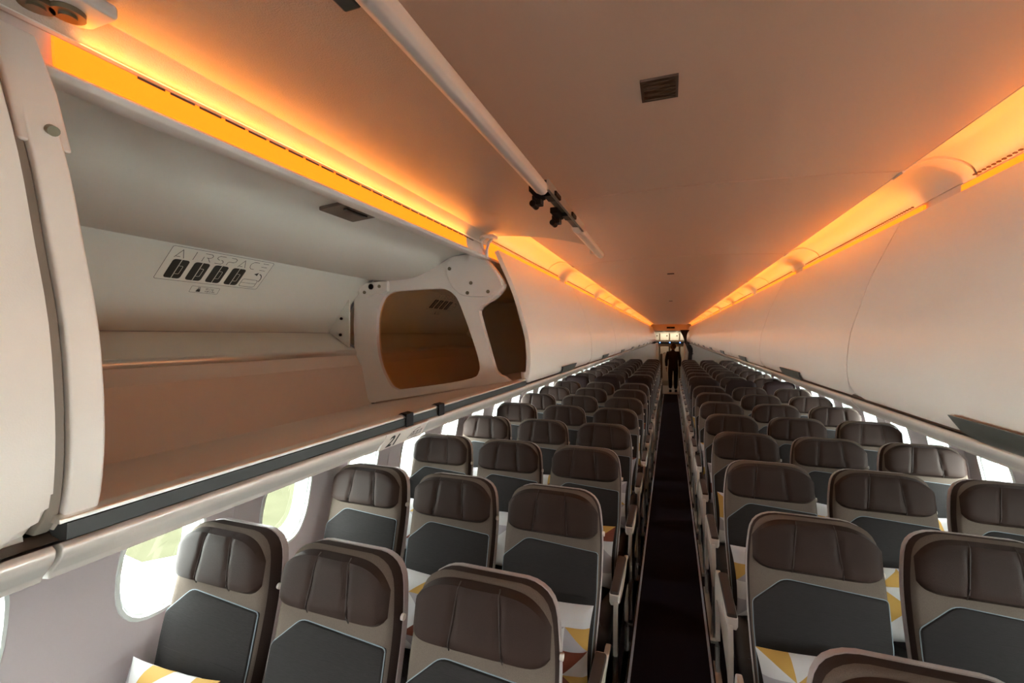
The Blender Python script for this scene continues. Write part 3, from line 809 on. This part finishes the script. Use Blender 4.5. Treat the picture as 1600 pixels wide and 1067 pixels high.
def m_pad(): 
    bm = NB(); rings = []
    o = rounded([(-0.020, -0.40), (0.020, -0.40), (0.022, -0.04), (-0.022, -0.04)], 0.010, 4)
    for d, z in ((0.002, 0.618), (0.0, 0.622), (0.0, 0.634), (0.004, 0.640)): rings.append([(u, v, z) for u, v in inset(o, d)])
    slab_rings(bm, rings); return bm
def m_arm():
    bm = NB(); rings = []
    o = rounded([(-0.023, -0.404), (0.023, -0.404), (0.024, -0.02), (-0.024, -0.02)], 0.011, 4)
    for d, z in ((0.006, 0.575), (0.0, 0.59), (0.0, 0.624), (0.003, 0.627)): rings.append([(u, v, z) for u, v in inset(o, d)])
    slab_rings(bm, rings)
    return bm
def m_button():
    bm = NB()
    p = Vector(backmap(0.214, 0.615, 0.055)); cyl(bm, p, p+Vector((0.009, 0, 0)), 0.010, 12); return bm
def m_fairing():
    """pale aisle-side panel: arched band from the armrest down to the seat track"""
    bm = NB()
    out = smoothp([(-0.41, 0.600), (-0.33, 0.560), (-0.22, 0.545), (-0.08, 0.56), (0.06, 0.58), (0.125, 0.56), (0.155, 0.46), (0.155, 0.30), (0.14, 0.20)], 3)
    inn = smoothp([(0.095, 0.20), (0.10, 0.32), (0.08, 0.42), (0.0, 0.455), (-0.15, 0.43), (-0.30, 0.40), (-0.39, 0.38), (-0.43, 0.36), (-0.43, 0.50), (-0.42, 0.58)], 3)
    prism(bm, out+inn, lambda a, b, t: (t, a, b), -0.011, 0.011); return bm
def m_strut():
    bm = NB(); tube(bm, [(0, 0.13, 0.22), (0, 0.15, 0.14), (0, 0.12, 0.02)], 0.012, 8); tube(bm, [(0, -0.42, 0.40), (0, -0.40, 0.20), (0, -0.36, 0.02)], 0.010, 8)
    box(bm, (0, -0.1, 0.014), (0.03, 0.6, 0.02)); return bm

def build_proto(dark):
    parts = {}
    root = empty('airline_seat')
    def P(nm, bm, m, parent=root, **k):
        o = obj(nm, bm, m, parent, **k); return o
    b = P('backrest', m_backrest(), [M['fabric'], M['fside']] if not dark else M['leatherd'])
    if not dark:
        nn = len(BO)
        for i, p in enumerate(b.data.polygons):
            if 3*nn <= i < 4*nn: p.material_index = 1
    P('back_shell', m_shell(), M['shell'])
    f = P('fabric_panel', m_panel(), M['panel'])
    P('piping', m_piping(), M['piping'], f); P('quilt_line', m_folds(), M['panel'], f)
    if dark: P('headrest', m_flap(), M['leatherd'])
    else:
        h = P('headrest', m_headrest(), M['leather']); P('seam', m_hseams(-1), M['seam'], h); P('seam', m_hseams(1), M['seam'], h)
    P('seat_cushion', m_cushion(), M['cushion']); P('seat_frame', m_base(), M['frame']); P('leg', m_leg(), M['frame'])
    k_ = P('recline_button', m_button(), M['white'])
    a = P('armrest', m_arm(), M['white']); P('armrest_pad', m_pad(), M['armpad'], a)
    return root
def copy_tree(o, parent=None):
    c = o.copy(); C.objects.link(c); c.parent = parent
    for ch in o.children: copy_tree(ch, c)
    return c
protos = {False: build_proto(False), True: build_proto(True)}
for r in protos.values():
    for ch in r.children:
        if ch.name.startswith('armrest'): ch.location.x = 0.0
fair_me = obj('side_fairing', m_fairing(), M['white'], bevel=0.004); strut_me = obj('fairing_strut', m_strut(), M['metal'])
PX = {'aisle': 0.49, 'middle': 0.98, 'window': 1.47}
ROWP, RY = 0.772, 1.13
NR = 17
used = {False: False, True: False}
seat_pos = []
for k in range(NR):
    dark = (k == 8)
    for s in (-1, 1):
        for nm, X in PX.items():
            if s > 0 and ((k == 0 and nm != 'aisle') or (k == 1 and nm == 'window')): continue
            if used[dark]: r = copy_tree(protos[dark])
            else: r = protos[dark]; used[dark] = True
            y = RY+ROWP*k-0.185
            r.location = (s*X, y-(0.04 if k == 0 and s > 0 else 0), 0)
            sd = 'left' if s < 0 else 'right'
            kind = 'plain dark brown' if dark else 'grey fabric'
            tag(r, '%s %s seat in the %s row from the camera, %s of the aisle' % (kind, nm, ORD[k], sd), 'airline seat', 'passenger seats in rows either side of the aisle')
            for ch in list(r.children):
                n0 = ch.name.split('.')[0]
                if n0 == 'armrest':
                    ch.location.x = s*-0.243
                if n0 == 'leg': ch.location.x = -s*0.06
            if nm == 'aisle':
                # second armrest toward the middle seat is the middle seat's own; add the aisle fairing
                for src, dz in ((fair_me, 0), (strut_me, 0)):
                    c = src.copy(); C.objects.link(c); c.parent = r; c.location = (-s*0.252, 0, 0)
            seat_pos.append((k, s, nm, X, y))
bpy.data.objects.remove(fair_me); bpy.data.objects.remove(strut_me)

# ---------------------------------------------------------------- pillows
def pillow_mesh(seed):
    rnd = random.Random(seed)
    bm = NB(); N = 24; W, H = 0.40, 0.315
    cell = {}
    def colr(ci, cj, h):
        key = (ci, cj, h)
        if key not in cell: cell[key] = rnd.choices([0, 1, 2, 3], [0.54, 0.26, 0.11, 0.09])[0]
        return cell[key]
    def pt(i, j, sgn):
        a, b = -1+2*i/N, -1+2*j/N
        e = max(0, (1-abs(a)**2.6))**0.55*max(0, (1-abs(b)**2.6))**0.55
        pin = 1-0.07*(1-abs(b)**2)*abs(a)**2; pin2 = 1-0.07*(1-abs(a)**2)*abs(b)**2
        wr = 0.006*math.sin(9*a+3*b+seed)*math.sin(7*b-4*a)*e
        return (a*W/2*pin, sgn*(0.062*e+wr), b*H/2*pin2)
    for sgn in (-1, 1):
        g = [[bm.verts.new(pt(i, j, sgn)) for i in range(N+1)] for j in range(N+1)]
        for j in range(N):
            for i in range(N):
                ci, cj = i//6, j//6; li, lj = i % 6, j % 6
                flip = (ci+cj) % 2
                a, b, c, d = g[j][i], g[j][i+1], g[j+1][i+1], g[j+1][i]
                if flip == 0:
                    t1, t2 = (a, b, c), (a, c, d)
                    h1 = 0 if li >= lj else 1; h2 = 1 if lj >= li else 0
                    if li == lj: h1, h2 = 0, 1
                else:
                    t1, t2 = (a, b, d), (b, c, d)
                    q = li+lj; h1 = 0 if q <= 5 else 1; h2 = 1 if q >= 5 else 0
                for t, h in ((t1, h1), (t2, h2)):
                    f = bm.faces.new(t); f.material_index = colr(ci, cj, h)
    bmesh.ops.remove_doubles(bm, verts=bm.verts, dist=0.0002)
    return bm
PM = [M['p_white'], M['p_grey'], M['p_yell'], M['p_terra']]
pil = []
for q in range(4):
    o = obj('pillow', pillow_mesh(q+3), PM)
    bb = o.data; pil.append(o)
usedp = [False]*4
q = 0
for (k, s, nm, X, y) in seat_pos:
    if k > 7: continue
    q += 1
    v = (k*5+(0 if s < 0 else 2)+list(PX).index(nm)*3) % 4
    o = pil[v] if not usedp[v] else pil[v].copy()
    if usedp[v]: C.objects.link(o)
    usedp[v] = True
    rr = random.Random(q)
    o.rotation_euler = (-TILT*1.1-0.04, rr.uniform(-0.10, 0.10), rr.uniform(-0.10, 0.10))
    o.location = (s*X+rr.uniform(-0.008, 0.008), y-0.036, 0.624)
    tag(o, 'triangle-patterned pillow on the %s seat, %s row, %s side' % (nm, ORD[k], 'left' if s < 0 else 'right'), 'pillow', 'patterned pillows on the seats')

# ---------------------------------------------------------------- aft end: lavatory walls, galley, person
for side, s in (('left', -1), ('right', 1)):
    bm = NB(); prism(bm, [(0.42, 0.0), (1.66, 0.0), (1.75, 0.8), (1.6, 1.45), (1.52, EZ-0.262), (0.42, EZ-0.232)], lambda a, b, t: (s*a, t, b), 14.12, 14.18)
    obj('wall_aft_'+side, bm, M['plate'], kind='structure', smooth=False)
    bm = NB(); prism(bm, [(14.19, 0.0), (16.3, 0.0), (16.3, EZ-0.232), (14.19, EZ-0.232)], lambda a, b, t: (s*t, a, b), 0.42, 0.46)
    obj('wall_galley_'+side, bm, M['galley'], kind='structure', smooth=False)
bm = NB(); prism(bm, [(x, z+EZ) for x, z in top]+[(0.66, ZE+EZ), (0.66, EZ+0.19), (-0.66, EZ+0.19), (-0.66, ZE+EZ)], lambda a, b, t: (a, t, b), 16.72, 16.80)
obj('ceiling_header', bm, M['ceiling'], kind='structure', smooth=False)
bm = NB(); box(bm, (0, 17.4, EZ+0.20), (2.6, 1.3, 0.03)); obj('ceiling_galley', bm, M['galley'], kind='structure', smooth=False)
bm = NB(); box(bm, (0, 18.05, 1.1), (3.4, 0.05, 2.7)); obj('wall_back', bm, M['galley'], kind='structure', smooth=False)
t = empty('cabin_sign', (0, 16.70, EZ+0.30), label='small dark double sign on the header over the far end of the aisle', cat='sign')
bm = NB(); box(bm, (-0.068, 0, 0), (0.12, 0.03, 0.055)); box(bm, (0.068, 0, 0), (0.12, 0.03, 0.055)); obj('sign_face', bm, M['black'], t, bevel=0.004)
bm = NB(); box(bm, (0, 0.004, 0), (0.27, 0.02, 0.064)); obj('sign_case', bm, M['lens'], t, bevel=0.004)
for j, x in enumerate((-0.22, 0.22)):
    t = empty('downlight', (x, 16.98, EZ+0.182), label='small warm round downlight over the galley, %s one' % ('left' if x < 0 else 'right'), cat='light')
    bm = NB(); cyl(bm, (0, 0, -0.006), (0, 0, 0.004), 0.055, 20); obj('lens', bm, M['spot'], t, smooth=False)
    bm = NB(); tube(bm, [(0.06*math.cos(a*PI/8), 0.06*math.sin(a*PI/8), 0) for a in range(16)], 0.008, 6, True); obj('bezel', bm, M['white'], t)
area('galley_ceiling_lamp', (0, 16.95, EZ+0.17), (0, 0, 0), 1.0, 0.15, 3.0, (1.0, 0.88, 0.68))
# galley unit
GY = 17.2
t = empty('galley_unit', (0, GY, 0), label='cream galley unit with lockers, dark counter and trolleys across the far end of the aisle', cat='galley')
bm = NB(); box(bm, (0, 0.28, 1.00), (1.62, 0.52, 2.0)); obj('carcass', bm, M['galley'], t, smooth=False)
for j in range(4):
    x = -0.56+0.345*j
    bm = NB(); box(bm, (x, 0.0, EZ-0.03), (0.30, 0.03, 0.25)); d = obj('locker_door', bm, M['galley'], t, bevel=0.006)
    bm = NB(); cyl(bm, (x+0.085, -0.03, EZ+0.01), (x+0.085, -0.012, EZ+0.01), 0.024, 14); obj('locker_latch', bm, M['lens'], d, smooth=False)
    bm = NB(); box(bm, (x+0.172, -0.002, EZ-0.03), (0.022, 0.03, 0.26)); obj('locker_gap', bm, M['knob'], t, smooth=False)
    bm = NB(); box(bm, (x, -0.06, 0.82), (0.285, 0.10, 1.24)); d = obj('trolley', bm, M['galley'], t, bevel=0.008)
    bm = NB(); tube(bm, [(x-0.04, -0.125, 1.17), (x, -0.125, 1.23), (x+0.05, -0.125, 1.20)], 0.012, 6); obj('trolley_latch', bm, M['knob'], d)
    bm = NB(); box(bm, (x+0.172, -0.04, 0.82), (0.035, 0.06, 1.24)); obj('trolley_post', bm, M['knob'], t, smooth=False)
bm = NB(); box(bm, (0, -0.05, EZ-0.245), (1.62, 0.16, 0.085)); cn_ = obj('counter', bm, M['black'], t, bevel=0.006)
for j in range(5):
    bm = NB(); box(bm, (-0.72+0.345*j, -0.135, EZ-0.235), (0.035, 0.012, 0.030)); obj('indicator', bm, M['blue'], cn_, smooth=False)
# tied curtain
t = empty('curtain', (0, 0, 0), label='dark curtain tied back at the right of the aisle end', cat='curtain')
bm = NB(); rings = []
pts = [((0.37, 0.18), 0.120), ((0.36, 0.10), 0.085), ((0.37, 0.0), 0.050), ((0.385, -0.10), 0.035), ((0.40, -0.20), 0.04), ((0.47, -0.27), 0.065), ((0.51, -0.36), 0.07), ((0.53, -0.47), 0.055), ((0.515, -0.60), 0.05), ((0.50, -0.85), 0.055)]
SC = 1.0
for (x, z), r in pts:
    rings.append([(0.02+x+r*math.cos(a)*(1+0.12*math.sin(5*a)), 14.05-0.10+0.05*math.sin(a)*(1+0.2*math.sin(4*a)), EZ+z) for a in [2*PI*k/24 for k in range(24)]])
slab_rings(bm, rings); obj('cloth', bm, M['curtain'], t)
bm = NB(); tube(bm, [(0.555+0.062*math.cos(a*PI/8), 13.95+0.056*math.sin(a*PI/8), EZ-0.52) for a in range(16)], 0.010, 6, True); obj('tie_band', bm, M['leatherd'], t)
# partition post by the aisle on the left
t = empty('partition', (-0.235, 13.75, 0), label='narrow brown partition panel beside the aisle at the last left row', cat='partition')
bm = NB(); box(bm, (-0.03, 0, 0.66), (0.075, 0.16, 1.26)); obj('panel', bm, M['post'], t, bevel=0.006)
bm = NB(); box(bm, (-0.03, 0, 1.30), (0.085, 0.17, 0.02)); obj('cap', bm, M['knob'], t, bevel=0.003)

# person ------------------------------------------------------
def skin(name, verts, edges, radii, m, parent=None, sub=2, root=0):
    me = bpy.data.meshes.new(name); me.from_pydata(verts, edges, [])
    o = bpy.data.objects.new(name, me); C.objects.link(o); me.materials.append(m)
    if parent: o.parent = parent
    md = o.modifiers.new('skin', 'SKIN'); md.use_smooth_shade = True
    for i, r in enumerate(radii):
        v = me.skin_vertices[0].data[i]; v.radius = (r, r) if not isinstance(r, tuple) else r; v.use_root = (i == root)
    sb = o.modifiers.new('s', 'SUBSURF'); sb.levels = sub; sb.render_levels = sub
    return o
t = empty('person', (0.075, 15.3, 0.012), label='person in a dark suit standing in the aisle, turned away, head to the left', cat='person')
V = [(0, 0, 0.80), (0, 0.0, 0.95), (0, 0.0, 1.10), (0, 0.01, 1.235), (0, 0.0, 1.31), (0, -0.01, 1.37),
     (0.16, 0.0, 1.265), (0.205, 0.0, 1.02), (0.195, -0.03, 0.82), (-0.16, 0.0, 1.265), (-0.21, 0.0, 1.02), (-0.205, -0.02, 0.82),
     (0.085, 0, 0.74), (0.080, 0.01, 0.42), (0.075, 0.03, 0.08), (-0.085, 0, 0.74), (-0.088, -0.06, 0.43), (-0.085, -0.02, 0.10)]
Ed = [(0, 1), (1, 2), (2, 3), (3, 4), (4, 5), (3, 6), (6, 7), (7, 8), (3, 9), (9, 10), (10, 11), (0, 12), (12, 13), (13, 14), (0, 15), (15, 16), (16, 17)]
Rr = [(0.15, 0.11), (0.15, 0.10), (0.165, 0.11), (0.15, 0.10), 0.06, 0.05, 0.065, 0.055, 0.042, 0.065, 0.055, 0.042, 0.088, 0.068, 0.055, 0.088, 0.068, 0.055]
skin('body', V, Ed, Rr, M['suit'], t)
# head with features
bm = NB(); bmesh.ops.create_uvsphere(bm, u_segments=24, v_segments=18, radius=1)
for v in bm.verts:
    x, y, z = v.co
    k = 1-0.18*max(0, -z)**1.5
    v.co = (x*0.073*k, y*0.090*k, z*0.113)
    if y < -0.85 and -0.25 < z < 0.1 and abs(x) < 0.22: v.co.y -= 0.014
    if y < -0.7 and 0.05 < z < 0.25 and 0.2 < abs(x) < 0.5: v.co.y += 0.006
hd = obj('head', bm, M['skin'], t, sub=1); hd.location = (0, -0.01, 1.462); hd.rotation_euler = (0, 0, -math.radians(110))
bm = NB(); bmesh.ops.create_uvsphere(bm, u_segments=24, v_segments=18, radius=1)
for v in bm.verts:
    x, y, z = v.co
    front = max(0, -y-0.25)
    v.co = (x*0.079, y*0.097+front*0.03, z*0.118+0.006)
    if y < -0.60 and z < 0.45: v.co = v.co*0.80
    if z < -0.45: v.co.x *= 0.8; v.co.y *= 0.8; v.co.z = -0.05
obj('hair', bm, M['hair'], hd)
bm = NB()
for s in (-1, 1):
    bmesh.ops.create_icosphere(bm, subdivisions=2, radius=0.016, matrix=Matrix.Translation((s*0.077, 0.005, -0.008)) @ Matrix.Diagonal((0.4, 0.8, 1.3, 1)))
obj('ear', bm, M['skin'], hd)
bm = NB()
for s in (-1, 1): bmesh.ops.create_icosphere(bm, subdivisions=2, radius=0.008, matrix=Matrix.Translation((s*0.028, -0.078, 0.012)))
obj('eye', bm, M['black'], hd)
bm = NB(); box(bm, (0, -0.078, -0.052), (0.04, 0.010, 0.006)); obj('mouth', bm, M['leatherd'], hd, bevel=0.002)
for s in (-1, 1):
    hx = 0.20 if s > 0 else -0.207
    vs = [(0, 0, 0), (0, 0, -0.07)]; es = [(0, 1)]; rs = [0.020, (0.020, 0.030)]
    for f in range(4):
        b_ = len(vs); yy = -0.026+0.017*f; ln = (0.055, 0.065, 0.06, 0.048)[f]
        vs += [(0, yy, -0.085), (-s*0.006, yy-0.004, -0.085-ln*0.6), (-s*0.016, yy-0.006, -0.085-ln)]
        es += [(1, b_), (b_, b_+1), (b_+1, b_+2)]; rs += [0.0085, 0.008, 0.007]
    b_ = len(vs); vs += [(-s*0.004, -0.036, -0.035), (-s*0.010, -0.048, -0.070)]; es += [(0, b_), (b_, b_+1)]; rs += [0.010, 0.008]
    h_ = skin('hand', vs, es, rs, M['skin'], t, 1); h_.location = (hx, -0.02 if s < 0 else -0.03, 0.80)
for s, yy in ((1, 0.03), (-1, -0.02)):
    bm = NB(); rings = []
    for z, a, b_ in ((0.0, 0.040, 0.125), (0.02, 0.043, 0.13), (0.045, 0.040, 0.11), (0.075, 0.034, 0.06)):
        rings.append([(s*0.085+a*math.cos(q_), yy+0.03+b_*math.sin(q_)-(0.04 if z > 0.04 else 0), z) for q_ in [2*PI*i/20 for i in range(20)]])
    slab_rings(bm, rings); obj('shoe', bm, M['black'], t)
